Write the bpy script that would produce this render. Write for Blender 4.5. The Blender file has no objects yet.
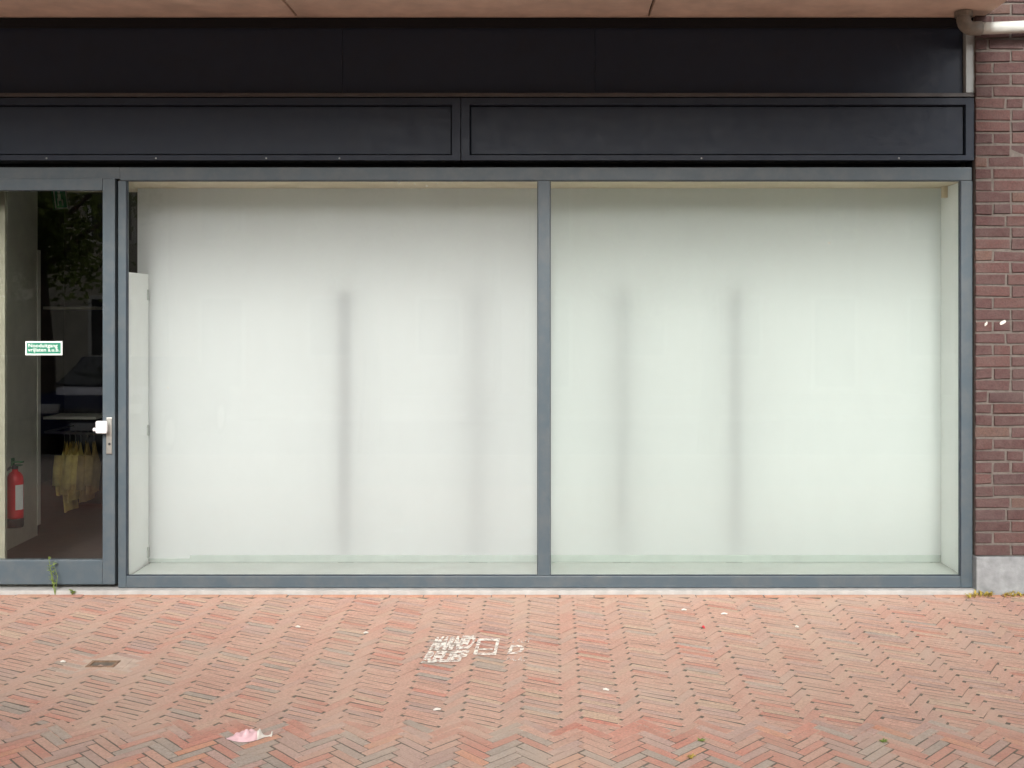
import bpy, bmesh, math, random
from mathutils import Vector, Matrix, noise
R = math.radians
sc = bpy.context.scene
COL = sc.collection
rnd = random.Random(7)

# ------------------------------------------------------------------ layout
D, F, VX, VY = 6.707, 1100.0, 550.0, 318.0      # camera distance, focal length (px), principal point
CX, CZ = 0.2317, 1.671
SL = 0.03                                       # the pavement falls towards the street
def at(px, py, Y):
    k = (D + Y) / F
    return Vector((CX + (px - VX) * k, Y, CZ - (py - VY) * k))
def ground(px, py):
    q = py - VY
    Y = (CZ * F - q * D) / (q + SL * F)
    return Vector((CX + (px - VX) * (D + Y) / F, Y, SL * Y))
def X(px): return (px - 512) / 164.0            # on the facade plane
def Z(py): return (592 - py) / 164.0
def gz(y): return SL * y if y < 0 else 0.0

# ------------------------------------------------------------------ materials
def mat(name):
    m = bpy.data.materials.new(name); m.use_nodes = True
    nt = m.node_tree
    b = nt.nodes['Principled BSDF']
    return m, nt, b
def N(nt, t, **kw):
    n = nt.nodes.new(t)
    for k, v in kw.items():
        if k in n.inputs: n.inputs[k].default_value = v
        else: setattr(n, k, v)
    return n
def noise_tex(nt, scale, detail=4, rough=.55, vec=None):
    n = N(nt, 'ShaderNodeTexNoise', Scale=scale, Detail=detail, Roughness=rough)
    if vec is None:
        tc = N(nt, 'ShaderNodeTexCoord'); nt.links.new(tc.outputs['Object'], n.inputs['Vector'])
    else: nt.links.new(vec, n.inputs['Vector'])
    return n
def ramp(nt, src, stops):
    r = nt.nodes.new('ShaderNodeValToRGB')
    el = r.color_ramp.elements
    while len(el) < len(stops): el.new(.5)
    for e, (p, c) in zip(el, stops):
        e.position = p; e.color = (*c, 1) if len(c) == 3 else c
    nt.links.new(src, r.inputs[0]); return r
def bump(nt, b, src, strength=.2, dist=.01):
    n = N(nt, 'ShaderNodeBump', Strength=strength, Distance=dist)
    nt.links.new(src, n.inputs['Height']); nt.links.new(n.outputs[0], b.inputs['Normal'])
def simple(name, c, rough=.6, metal=0, var=.12, scale=9, bstr=.05, spec=.5):
    m, nt, b = mat(name)
    n = noise_tex(nt, scale)
    lo = tuple(x * (1 - var) for x in c); hi = tuple(min(1, x * (1 + var)) for x in c)
    r = ramp(nt, n.outputs[0], [(.3, lo), (.7, hi)])
    nt.links.new(r.outputs[0], b.inputs['Base Color'])
    b.inputs['Roughness'].default_value = rough; b.inputs['Metallic'].default_value = metal
    b.inputs['Specular IOR Level'].default_value = spec
    if bstr: bump(nt, b, noise_tex(nt, scale * 9).outputs[0], bstr, .003)
    return m
def brick_mat(name, rough=.85, grain=60, dust=None, dust_amt=.5, dust_scale=1.2):
    """colour per brick from the mesh attribute, with grain, wear and settled dust"""
    m, nt, b = mat(name)
    a = N(nt, 'ShaderNodeVertexColor', layer_name='tint')
    n1 = noise_tex(nt, grain, 6, .7)
    g = ramp(nt, n1.outputs[0], [(.30, (.55, .55, .55)), (.5, (.97, .97, .97)), (.72, (1.3, 1.3, 1.3))])
    mx = N(nt, 'ShaderNodeMix', data_type='RGBA', blend_type='MULTIPLY'); mx.inputs[0].default_value = 1
    nt.links.new(a.outputs[0], mx.inputs[6]); nt.links.new(g.outputs[0], mx.inputs[7])
    out = mx.outputs[2]
    if dust:
        n2 = noise_tex(nt, dust_scale, 7, .65)
        f = ramp(nt, n2.outputs[0], [(.32, (.12,) * 3), (.68, (dust_amt,) * 3)])
        mx2 = N(nt, 'ShaderNodeMix', data_type='RGBA')
        nt.links.new(f.outputs[0], mx2.inputs[0]); nt.links.new(out, mx2.inputs[6])
        mx2.inputs[7].default_value = (*dust, 1); out = mx2.outputs[2]
    nt.links.new(out, b.inputs['Base Color'])
    b.inputs['Roughness'].default_value = rough
    b.inputs['Specular IOR Level'].default_value = .3
    bump(nt, b, n1.outputs[0], .6, .006)
    return m
def painted_metal(name, c, rough=.42, dirt=(.22, .21, .19), amt=.25, spec=.5):
    m, nt, b = mat(name)
    b.inputs['Specular IOR Level'].default_value = spec
    tc = N(nt, 'ShaderNodeTexCoord')
    mp = N(nt, 'ShaderNodeMapping'); mp.inputs['Scale'].default_value = (1, 1, 1)
    nt.links.new(tc.outputs['Object'], mp.inputs[0])
    n = noise_tex(nt, 6, 8, .7, mp.outputs[0])
    f = ramp(nt, n.outputs[0], [(.45, (0, 0, 0)), (.8, (amt,) * 3)])
    mx = N(nt, 'ShaderNodeMix', data_type='RGBA')
    nt.links.new(f.outputs[0], mx.inputs[0]); mx.inputs[6].default_value = (*c, 1); mx.inputs[7].default_value = (*dirt, 1)
    nt.links.new(mx.outputs[2], b.inputs['Base Color'])
    n3 = noise_tex(nt, 14, 5, .6)
    rr = ramp(nt, n3.outputs[0], [(.3, (rough - .07,) * 3), (.7, (rough + .12,) * 3)])
    nt.links.new(rr.outputs[0], b.inputs['Roughness'])
    bump(nt, b, noise_tex(nt, 320).outputs[0], .03, .001)
    return m
def glass_mat(name, tint=(.972, .980, .979), refl=.75, dust=0):
    m, nt, b = mat(name)
    nt.nodes.remove(b); out = nt.nodes['Material Output']
    t = N(nt, 'ShaderNodeBsdfTransparent'); t.inputs[0].default_value = (*tint, 1)
    g = N(nt, 'ShaderNodeBsdfGlossy', Roughness=0.0); g.inputs[0].default_value = (1, 1, 1, 1)
    fr = N(nt, 'ShaderNodeFresnel', IOR=1.5)
    mu = N(nt, 'ShaderNodeMath', operation='MULTIPLY', use_clamp=True); mu.inputs[1].default_value = refl
    nt.links.new(fr.outputs[0], mu.inputs[0])
    s = N(nt, 'ShaderNodeMixShader')
    nt.links.new(mu.outputs[0], s.inputs[0]); nt.links.new(t.outputs[0], s.inputs[1]); nt.links.new(g.outputs[0], s.inputs[2])
    if dust:
        df = N(nt, 'ShaderNodeBsdfDiffuse'); df.inputs[0].default_value = (.6, .58, .52, 1)
        tc = N(nt, 'ShaderNodeTexCoord'); mp = N(nt, 'ShaderNodeMapping'); mp.inputs['Scale'].default_value = (2.2, 1, .55)
        nt.links.new(tc.outputs['Object'], mp.inputs[0])
        n = noise_tex(nt, 2.4, 9, .68, mp.outputs[0])
        r = ramp(nt, n.outputs[0], [(.40, (.0,) * 3), (.75, (dust,) * 3)])
        s2 = N(nt, 'ShaderNodeMixShader')
        nt.links.new(r.outputs[0], s2.inputs[0]); nt.links.new(s.outputs[0], s2.inputs[1]); nt.links.new(df.outputs[0], s2.inputs[2]); s = s2
    nt.links.new(s.outputs[0], out.inputs[0])
    return m
def sheet_mat(name, c, trans):
    m, nt, b = mat(name)
    out = nt.nodes['Material Output']; nt.nodes.remove(b)
    n = noise_tex(nt, 1.3, 6, .6)
    r = ramp(nt, n.outputs[0], [(.3, tuple(x * .97 for x in c)), (.7, c)])
    d = N(nt, 'ShaderNodeBsdfDiffuse'); t = N(nt, 'ShaderNodeBsdfTranslucent')
    nt.links.new(r.outputs[0], d.inputs[0]); nt.links.new(r.outputs[0], t.inputs[0])
    s = N(nt, 'ShaderNodeMixShader'); s.inputs[0].default_value = trans
    nt.links.new(d.outputs[0], s.inputs[1]); nt.links.new(t.outputs[0], s.inputs[2]); nt.links.new(s.outputs[0], out.inputs[0])
    return m
def worn_paint(name, c, lo=.42, hi=.55, scale=55):
    m, nt, b = mat(name)
    b.inputs['Base Color'].default_value = (*c, 1); b.inputs['Roughness'].default_value = .8
    n = noise_tex(nt, scale, 6, .7)
    r = ramp(nt, n.outputs[0], [(lo, (0, 0, 0)), (hi, (1, 1, 1))])
    nt.links.new(r.outputs[0], b.inputs['Alpha'])
    return m

M = {}
M['frame'] = painted_metal('bluegrey_frame_paint', (.072, .098, .116), .42, (.17, .165, .15), .45)
M['fascia'] = painted_metal('black_fascia_panel', (.027, .038, .062), .38, (.03, .03, .034), .35, .22)
M['clad'] = painted_metal('anthracite_cladding', (.021, .030, .048), .45, (.04, .04, .045), .3, .3)
M['gap'] = simple('gap_shade_and_filler', (.008, .009, .012), .9, var=.05, bstr=0)  # near-black: shade of the open slots put into colour; also fills slab joints
M['alu'] = painted_metal('grey_aluminium_trim', (.42, .46, .46), .4)
M['conc_tan'] = simple('tan_concrete', (.68, .53, .43), .85, var=.16, scale=5, bstr=.15)
M['conc'] = simple('plinth_concrete', (.26, .27, .275), .85, var=.22, scale=16, bstr=.3)
M['sill'] = simple('pale_threshold_stone', (.43, .42, .40), .8, var=.14, scale=14, bstr=.2)
M['brick'] = brick_mat('facade_brick', .88, 75, (.14, .105, .095), .55, 14)
M['mortar'] = simple('mortar', (.14, .12, .105), .95, var=.2, scale=40, bstr=.3)
M['paver'] = brick_mat('paver_brick', .85, 90, (.465, .345, .27), .80, 1.6)
M['joint'] = simple('joint_sand', (.13, .108, .085), .95, var=.25, scale=30, bstr=.3)
M['glass'] = glass_mat('window_glass', dust=.010)
M['glass_tint'] = glass_mat('greenish_window_glass', (.960, .978, .969), dust=.010)
M['glass_door'] = glass_mat('door_glass', refl=.85)
M['sheet'] = sheet_mat('white_backdrop_sheet', (.79, .81, .805), .50)
M['white'] = simple('white_board', (.88, .90, .88), .7, var=.03, scale=4, bstr=.03)
M['floorboard'] = simple('pale_display_floor', (.47, .50, .47), .5, var=.05, scale=5, bstr=.03)
M['railgrey'] = simple('grey_green_rail', (.36, .40, .37), .6, var=.06)
M['post'] = simple('dark_post', (.035, .04, .037), .8)
M['ceil'] = simple('cream_ceiling_board', (.66, .56, .41), .75, var=.05)
M['wall_in'] = simple('interior_plaster', (.80, .78, .64), .85, var=.06)
M['wall_lt'] = simple('interior_plaster_pale', (.85, .84, .72), .85, var=.05)
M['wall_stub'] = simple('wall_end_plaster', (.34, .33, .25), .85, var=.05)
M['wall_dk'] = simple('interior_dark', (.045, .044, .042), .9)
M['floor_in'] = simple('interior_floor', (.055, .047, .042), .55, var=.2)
M['steel'] = simple('brushed_steel', (.62, .61, .56), .35, .9, var=.1, scale=40)
M['knob'] = simple('white_knob', (.85, .83, .84), .35, var=.02)
M['red'] = simple('red_enamel', (.78, .012, .025), .3, var=.06, bstr=0)
M['black'] = simple('black_plastic', (.02, .02, .02), .5, bstr=0)
M['green'] = simple('sign_green', (.012, .22, .13), .5, var=.04, bstr=0)
M['green_dk'] = simple('green_handle', (.03, .16, .06), .5, var=.05, bstr=0)
M['signwhite'] = simple('sign_white', (.80, .84, .80), .5, var=.03, bstr=0)
M['yellow'] = simple('mustard_cotton', (.93, .70, .22), .9, var=.2, scale=14, bstr=.2)
M['ochre'] = simple('ochre_cotton', (.45, .32, .11), .9, var=.2, scale=14, bstr=.2)
M['pvc'] = simple('pale_pvc', (.60, .62, .57), .45, var=.08, scale=10, bstr=0)
M['pvc_old'] = simple('stained_pvc', (.23, .21, .175), .6, var=.25, scale=20, bstr=.1)
M['rust'] = simple('rusty_iron', (.27, .17, .11), .8, .3, var=.45, scale=40, bstr=.4)
M['tan'] = simple('dusty_concrete', (.44, .335, .27), .9, var=.15, scale=25, bstr=.3)
M['pink'] = simple('pink_plastic', (.66, .43, .45), .35, var=.12, scale=30, bstr=.1)
M['paper'] = simple('white_paper', (.66, .63, .57), .8, var=.08, scale=50)
M['petal'] = simple('red_scrap', (.65, .03, .05), .6)
M['weed'] = simple('weed_green', (.16, .22, .045), .7, var=.35, scale=40)
M['moss'] = simple('yellow_moss', (.36, .27, .05), .9, var=.4, scale=60)
M['stencil'] = worn_paint('worn_white_stencil', (.75, .70, .63), .36, .56, 36)
M['stencil_faint'] = worn_paint('faint_white_stencil', (.72, .65, .58), .40, .64, 42)
M['asphalt'] = simple('asphalt', (.055, .055, .055), .9, var=.2, scale=30, bstr=.3)
M['kerb'] = simple('kerb_stone', (.36, .35, .33), .85, var=.15, scale=12, bstr=.2)
M['earth'] = simple('far_ground', (.22, .17, .14), .95, var=.15, scale=.5)
M['house'] = simple('opposite_brick', (.22, .14, .10), .9, var=.2, scale=6)
M['house_trim'] = simple('opposite_trim', (.30, .28, .24), .7, var=.06)
M['house_glass'] = simple('opposite_glass', (.03, .035, .04), .08, var=.2, bstr=0)
M['house_white'] = simple('opposite_white_trim', (.8, .78, .7), .6)
M['house_pale'] = simple('opposite_render', (.58, .53, .42), .9, var=.2, scale=3)
M['roof'] = simple('roof_tile', (.12, .07, .055), .9, var=.2)
M['bark'] = simple('bark', (.09, .07, .05), .95, var=.3, scale=12, bstr=.5)
M['leaf'] = sheet_mat('leaf', (.13, .17, .045), .55)
M['carblue'] = simple('blue_car_paint', (.018, .024, .085), .2, .3, var=.04, bstr=0)
M['cargrey'] = simple('silver_car_paint', (.42, .43, .44), .25, .6, var=.04, bstr=0)
M['lamp'] = simple('lamp_lens', (.75, .76, .76), .15, var=.03, bstr=0)

# ------------------------------------------------------------------ mesh helpers
class MB:
    def __init__(s): s.v, s.f, s.m, s.c = [], [], [], []
    def add(s, vs, fs, mi=0, col=None):
        o = len(s.v); s.v += [tuple(v) for v in vs]
        for f in fs:
            s.f.append([i + o for i in f]); s.m.append(mi); s.c.append(col or (1, 1, 1))
        return s
    def box(s, x0, x1, y0, y1, z0, z1, bev=0, mi=0, col=None):
        if x0 > x1: x0, x1 = x1, x0
        if y0 > y1: y0, y1 = y1, y0
        if z0 > z1: z0, z1 = z1, z0
        if not bev:
            vs = [(x, y, z) for z in (z0, z1) for y in (y0, y1) for x in (x0, x1)]
            return s.add(vs, [(0, 2, 3, 1), (4, 5, 7, 6), (0, 1, 5, 4), (1, 3, 7, 5), (3, 2, 6, 7), (2, 0, 4, 6)], mi, col)
        bm = bmesh.new(); bmesh.ops.create_cube(bm, size=1)
        for v in bm.verts:
            v.co = ((x0 + x1) / 2 + v.co.x * (x1 - x0), (y0 + y1) / 2 + v.co.y * (y1 - y0), (z0 + z1) / 2 + v.co.z * (z1 - z0))
        bmesh.ops.bevel(bm, geom=bm.edges[:], offset=bev, segments=2, affect='EDGES', profile=.6)
        return s.frombm(bm, mi, col)
    def frombm(s, bm, mi=0, col=None):
        bm.verts.index_update()
        s.add([v.co.copy() for v in bm.verts], [[v.index for v in f.verts] for f in bm.faces], mi, col)
        bm.free(); return s
    def tube(s, pts, r, n=12, mi=0, cap=True, col=None):
        pts = [Vector(p) for p in pts]; rr = r if isinstance(r, (list, tuple)) else [r] * len(pts)
        o = []; up = None
        for i, p in enumerate(pts):
            t = (pts[min(i + 1, len(pts) - 1)] - pts[max(i - 1, 0)]).normalized()
            if up is None: up = t.orthogonal().normalized()
            up = (up - t * up.dot(t)).normalized(); w = t.cross(up)
            o += [p + (up * math.cos(a) + w * math.sin(a)) * rr[i] for a in [2 * math.pi * k / n for k in range(n)]]
        fs = []
        for i in range(len(pts) - 1):
            for k in range(n):
                a, b = i * n + k, i * n + (k + 1) % n
                fs.append((a, b, b + n, a + n))
        if cap: fs += [tuple(range(n))[::-1], tuple(range((len(pts) - 1) * n, len(pts) * n))]
        return s.add(o, fs, mi, col)
    def lathe(s, prof, cx, cy, n=20, mi=0):
        return s.tube([(cx, cy, z + 1e-6 * i) for i, (r, z) in enumerate(prof)], [max(r, 1e-4) for r, z in prof], n, mi)
    def build(s, name, mats, parent=None, smooth=False, tint=False):
        me = bpy.data.meshes.new(name); me.from_pydata(s.v, [], s.f)
        for m in (mats if isinstance(mats, (list, tuple)) else [mats]): me.materials.append(m)
        me.polygons.foreach_set('material_index', s.m)
        if smooth: me.polygons.foreach_set('use_smooth', [True] * len(s.f))
        if tint:
            at_ = me.color_attributes.new('tint', 'FLOAT_COLOR', 'CORNER')
            buf = []
            for p, c in zip(me.polygons, s.c): buf += [c[0], c[1], c[2], 1.0] * p.loop_total
            at_.data.foreach_set('color', buf)
        me.update()
        o = bpy.data.objects.new(name, me); COL.objects.link(o)
        if parent:
            o.parent = parent
            o.matrix_parent_inverse = Matrix.Translation(parent.location).inverted() if parent.type == 'EMPTY' else Matrix()
        return o
def box(name, m, b, parent=None, bev=.003):
    return MB().box(*b, bev=bev).build(name, m, parent)
def tag(o, label, cat, group=None, kind=None):
    if label: o['label'] = label
    if cat: o['category'] = cat
    if group: o['group'] = group
    if kind: o['kind'] = kind
    return o
def thing(name, loc, label, cat, group=None):
    o = bpy.data.objects.new(name, None); COL.objects.link(o); o.location = loc; o.empty_display_size = .1
    return tag(o, label, cat, group)
def structure(o):
    o['kind'] = 'structure'; return o
def text_mb(lines, mapper, size=1, spacing=1.0, bold=0):
    """lettering as flat mesh: mapper takes (u, v) in 0..1 of the text block"""
    cu = bpy.data.curves.new('lettering', 'FONT'); cu.body = '\n'.join(lines)
    cu.align_x = 'LEFT'; cu.space_line = .82; cu.offset = bold
    cu.resolution_u = 3
    o = bpy.data.objects.new('lettering', cu); COL.objects.link(o)
    dg = bpy.context.evaluated_depsgraph_get(); me = bpy.data.meshes.new_from_object(o.evaluated_get(dg))
    xs = [v.co.x for v in me.vertices]; ys = [v.co.y for v in me.vertices]
    x0, x1, y0, y1 = min(xs), max(xs), min(ys), max(ys)
    mb = MB()
    mb.add([mapper((v.co.x - x0) / (x1 - x0), (v.co.y - y0) / (y1 - y0)) for v in me.vertices],
           [list(p.vertices) for p in me.polygons])
    bpy.data.objects.remove(o); bpy.data.curves.remove(cu); bpy.data.meshes.remove(me)
    return mb

# ------------------------------------------------------------------ pavement
def clip(poly, nx, ny, d):
    """keep nx*x + ny*y <= d"""
    out = []
    for i in range(len(poly)):
        a, b = poly[i], poly[(i + 1) % len(poly)]
        da, db = nx * a[0] + ny * a[1] - d, nx * b[0] + ny * b[1] - d
        if da <= 0: out.append(a)
        if (da < 0 < db) or (db < 0 < da):
            t = da / (da - db); out.append((a[0] + (b[0] - a[0]) * t, a[1] + (b[1] - a[1]) * t))
    return out
def area(p): return .5 * abs(sum(p[i][0] * p[(i + 1) % len(p)][1] - p[(i + 1) % len(p)][0] * p[i][1] for i in range(len(p))))
def brick(mb, cx, cy, ang, L, W, col, clips=(), jit=.0012, dz=0.0, tl=.0035):
    ang += rnd.gauss(0, .012); cx += rnd.gauss(0, .0012); cy += rnd.gauss(0, .0012)
    c, s = math.cos(ang), math.sin(ang)
    poly = [(cx + c * u - s * v, cy + s * u + c * v) for u, v in ((-L/2, -W/2), (L/2, -W/2), (L/2, W/2), (-L/2, W/2))]
    for k in clips:
        poly = clip(poly, *k)
        if len(poly) < 3: return
    if area(poly) < .0012: return
    n = len(poly); mx = sum(p[0] for p in poly) / n; my = sum(p[1] for p in poly) / n
    tx, ty, h = rnd.gauss(0, tl), rnd.gauss(0, tl), max(-.0014, min(.0018, rnd.gauss(0, jit))) + dz
    vs = []
    e = .0025
    for ring, (ins, z) in enumerate(((0, -.02), (0, -.0025), (e, 0))):
        for p in poly:
            d = math.hypot(p[0] - mx, p[1] - my); k = 1 - ins / max(d, .01) * 1.1
            x, y = mx + (p[0] - mx) * k, my + (p[1] - my) * k
            vs.append((x, y, gz(y) + z + h + tx * (x - mx) + ty * (y - my)))
    fs = [tuple(range(2 * n, 3 * n))]
    for r in (0, 1):
        for i in range(n):
            j = (i + 1) % n; fs.append((r * n + i, r * n + j, (r + 1) * n + j, (r + 1) * n + i))
    mb.add(vs, fs, 0, col)
def mixc(a, b, t): return tuple(x + (y - x) * t for x, y in zip(a, b))
RED, SALM, ORNG, GREY, MAUV, BUFF = (.47, .17, .125), (.47, .26, .20), (.52, .22, .13), (.31, .275, .24), (.39, .25, .22), (.46, .32, .23)
def pcol(zone):
    r = rnd.random()
    if zone == 'A': c = SALM if r < .55 else MAUV if r < .72 else RED if r < .84 else BUFF if r < .93 else GREY
    elif zone == 'B': c = RED if r < .30 else SALM if r < .52 else GREY if r < .70 else MAUV if r < .94 else ORNG
    else: c = ORNG if r < .65 else SALM if r < .9 else RED
    k = rnd.uniform(.88, 1.12)
    return tuple(x * k for x in c)
XL, XR = -7.5, 7.5
YB = -2.05
DRAIN = ground(103, 664)
def near_drain(x, y): return abs(x - DRAIN.x) < .125 and abs(y - DRAIN.y) < .085
pav = MB()
# soldier row along the shop front
x = XL
while x < XR:
    L = .205; brick(pav, x + L/2, -.085, 0, L - .006, .048, pcol('C'), dz=.001); x += L
# upper field: bands of raked bricks running to the street
per, ofs, wA, wB = .26, .274, .16, .10
k0, k1 = int((XL - ofs) / per), int((XR - ofs) / per)
clA = [(0, 1, -.112), (0, -1, -YB + .16)]
for k in range(k0, k1 + 1):
    xr = ofs + k * per
    patch = mixc((1, 1, 1), (1.06, .98, .95), rnd.random())
    y = -.05 + rnd.uniform(0, .03)
    while y > YB - .10:
        if not near_drain(xr - wA/2, y):
            brick(pav, xr - wA/2, y, R(-27) + rnd.gauss(0, .02), .185, .0280, pcol('A'), clA, .0006)
        y -= .0415
    y = -.05 + rnd.uniform(0, .03)
    while y > YB - .10:
        if not near_drain(xr + wB/2, y):
            brick(pav, xr + wB/2, y, R(57), .181, .0445, mixc(pcol('A'), SALM, .6), clA, .0006)
        y -= .083
# lower field: larger bricks in 45 degree herringbone
L, W = .176, .0435
clB = [(0, 1, YB - .004)]
c45 = math.sqrt(.5)
for m in range(-48, 49):
    for k in range(-190, 191):
        for (u0, u1, v0, v1, a) in ((k*W + m*L, k*W + L + m*L, k*W - m*L, k*W + W - m*L, 0),
                                    (k*W + L + m*L, k*W + L + W + m*L, k*W + W - L - m*L, k*W + W - m*L, 90)):
            u, v = (u0 + u1) / 2, (v0 + v1) / 2
            cx, cy = c45 * (u - v) * 1.0, c45 * (u + v)
            if XL < cx < XR and -5.2 < cy < YB + .01:
                brick(pav, cx, cy, R(45 + a), L - .0065, W - .0062, pcol('B'), (), .0009, .0026)
pavement = structure(pav.build('pavement', M['paver'], tint=True))
pavement['label'] = 'red and grey clinker pavement laid in raked herringbone bands'
g = MB()
def gstrip(y0, y1, z0, z1, x0=-60, x1=60): g.add([(x0, y0, z0), (x1, y0, z0), (x1, y1, z1), (x0, y1, z1)], [(0, 1, 2, 3)])
gstrip(-2.16, 0.0, gz(-2.16) - .0023, -.0023, XL, XR); gstrip(-5.2, -2.16, gz(-5.2) + .0002, gz(-2.16) + .0002, XL, XR); structure(g.build('pavement_bed', M['joint']))
g = MB(); gstrip(-8.6, -5.17, gz(-8.6), gz(-5.17), -60, 60); gstrip(-5.17, .0, gz(-5.17), -.0, -60, XL); gstrip(-5.17, 0, gz(-5.17), 0, XR, 60)
structure(g.build('pavement_outer', M['earth']))
zk = gz(-8.6)
structure(MB().box(-60, 60, -8.75, -8.6, zk - .3, zk + .004, .012).build('kerb', M['kerb']))
structure(MB().box(-60, 60, -15.2, -15.05, zk - .3, zk, .012).build('kerb', M['kerb']))
g = MB(); gstrip(-15.05, -8.75, zk - .12, zk - .12, -60, 60); structure(g.build('road', M['asphalt']))
g = MB(); gstrip(-400, -15.2, zk - .004, zk - .004, -400, 400); gstrip(-15.2, 400, zk - .34, zk - .34, -400, 400); structure(g.build('ground', M['earth']))

# ------------------------------------------------------------------ brick pier on the right and wall on the left
def brick_wall(name, x0, x1, yf, z0, z1, label, zmort=None):
    t = thing(name, (x0, yf, z0), label, 'wall')
    mb = MB(); ch, bl, j = .0713, .222, .0145
    z = z0; row = 0
    while z < z1 - .01:
        x = x0 - (.003, bl / 2)[row % 2] - j / 2
        if row % 5 == 3: x -= .03
        while x < x1:
            l = bl if rnd.random() < .8 else bl / 2
            a, b = max(x + j / 2, x0), min(x + l - j / 2, x1)
            if b - a > .02:
                r = rnd.random()
                c = (.088, .038, .037) if r < .5 else (.112, .048, .043) if r < .75 else (.076, .037, .038) if r < .92 else (.135, .072, .054)
                kk = rnd.uniform(.78, 1.02); c = tuple(q * kk for q in c)
                dy = rnd.gauss(0, .0022); e = .003
                zz0, zz1 = z + j / 2 + rnd.gauss(0, .0012), min(z + ch - j / 2 + rnd.gauss(0, .0012), z1)
                y0 = yf + dy
                sk = rnd.gauss(0, .001)
                vs = [(a, yf + .02, zz0), (b, yf + .02, zz0 + sk), (b, yf + .02, zz1 + sk), (a, yf + .02, zz1),
                      (a, y0 + e, zz0), (b, y0 + e, zz0 + sk), (b, y0 + e, zz1 + sk), (a, y0 + e, zz1),
                      (a + e, y0, zz0 + e), (b - e, y0, zz0 + sk + e), (b - e, y0, zz1 + sk - e), (a + e, y0, zz1 - e)]
                vs = [(p[0] + rnd.gauss(0, .0018), p[1] + rnd.gauss(0, .0012), p[2] + rnd.gauss(0, .0024)) for p in vs]
                fs = [(8, 9, 10, 11)]
                for o in (0, 4):
                    fs += [(o + i, o + (i + 1) % 4, o + 4 + (i + 1) % 4, o + 4 + i) for i in range(4)]
                mb.add(vs, fs, 0, c)
            x += l
        z += ch; row += 1
    mb.build('brickwork', M['brick'], t, tint=True)
    MB().box(x0 + .002, x1, yf + .008, yf + .38, z0, z1).build('mortar_core', M['mortar'], t)
    return t
YF = -.04
xb = at(976, 400, YF).x
zpl = at(976, 556, YF).z
bw = brick_wall('brick_wall', xb, 7.0, YF, zpl, 5.6, 'purplish red brick wall with pale mortar right of the shop window')
MB().box(xb - .004, 7.0, YF - .018, YF + .3, -.05, zpl - .003, .006).build('concrete_plinth', M['conc'], bw)
for px, py, w in ((986, 324, .012), (1003, 322.5, .026)):
    p = at(px, py, YF - .003)
    q = MB(); ring = [(p.x + math.cos(a) * w * rnd.uniform(.6, 1) * .9, YF - .0045, p.z + math.sin(a) * .016 * rnd.uniform(.5, 1) + math.cos(a) * .008) for a in [i * math.pi / 4 for i in range(8)]]
    q.add(ring + [(x_, YF + .004, z_) for x_, y_, z_ in ring], [tuple(range(8))] + [(i, (i + 1) % 8, 8 + (i + 1) % 8, 8 + i) for i in range(8)])
    q.build('paint_chip', M['paper'], bw)
brick_wall('brick_wall', -7.0, -3.56, YF, 0, 5.6, 'purplish red brick wall left of the glass shop door')

# ------------------------------------------------------------------ concrete balcony slab overhead
ZS = 3.506
tb = thing('concrete_balcony', (0, 0, ZS), 'tan concrete balcony slab jutting out over the shop front', 'balcony')
js = [-7.0, -3.47, -1.310, .832, 2.884]
for i in range(4):
    MB().box(js[i] + .006, js[i + 1] - .006, -2.2, -.003, ZS, ZS + .26, .008).build('slab_panel', M['conc_tan'], tb)
MB().box(-7, 2.86, -2.18, -.003, ZS + .03, ZS + .24).build('joint_filler', M['gap'], tb)

# ------------------------------------------------------------------ upper fascia
t = thing('fascia', (0, 0, Z(97)), 'wide black fascia board recessed above the shop window with a lower lip coloured as if lit from below', 'fascia')
XA, XE = -3.56, X(975)
yr = .03
zt = ZS
xl = -3.56
seams = [xl, X(340) + .01, X(595), X(965) - .001]
for i in range(3):
    MB().box(seams[i] + .0007, seams[i + 1] - .0007, yr, yr + .02, Z(94), 3.50, .0015).build('fascia_panel', M['fascia'], t)
MB().box(XA, XE, -.012, yr + .02, Z(97.2), Z(93.3), .003).build('lower_lip', painted_metal('lip_bounce_tone', (.075, .068, .068), .45), t)  # lip coloured lighter and browner, bounced light put into its paint
MB().box(X(965.2), XE, -.012, yr + .02, Z(93), 3.44, .003).build('end_trim', M['alu'], t)
MB().box(XA, XE, .01, yr + .02, 3.445, ZS - .004, 0).build('top_rail', M['gap'], t)  # near-black strip painted in as the shadow gap under the slab
# backing behind the band and the slot below it
MB().box(-3.56, 2.805, .18, .22, Z(167), ZS + .3, 0).build('backing', M['gap'], t)

tag(MB().box(-7.0, xb, .0, .3, ZS + .002, 6.0, .004).build('upper_wall', M['conc_tan']), 'tan concrete wall of the storey above the balcony slab', 'wall')
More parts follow.
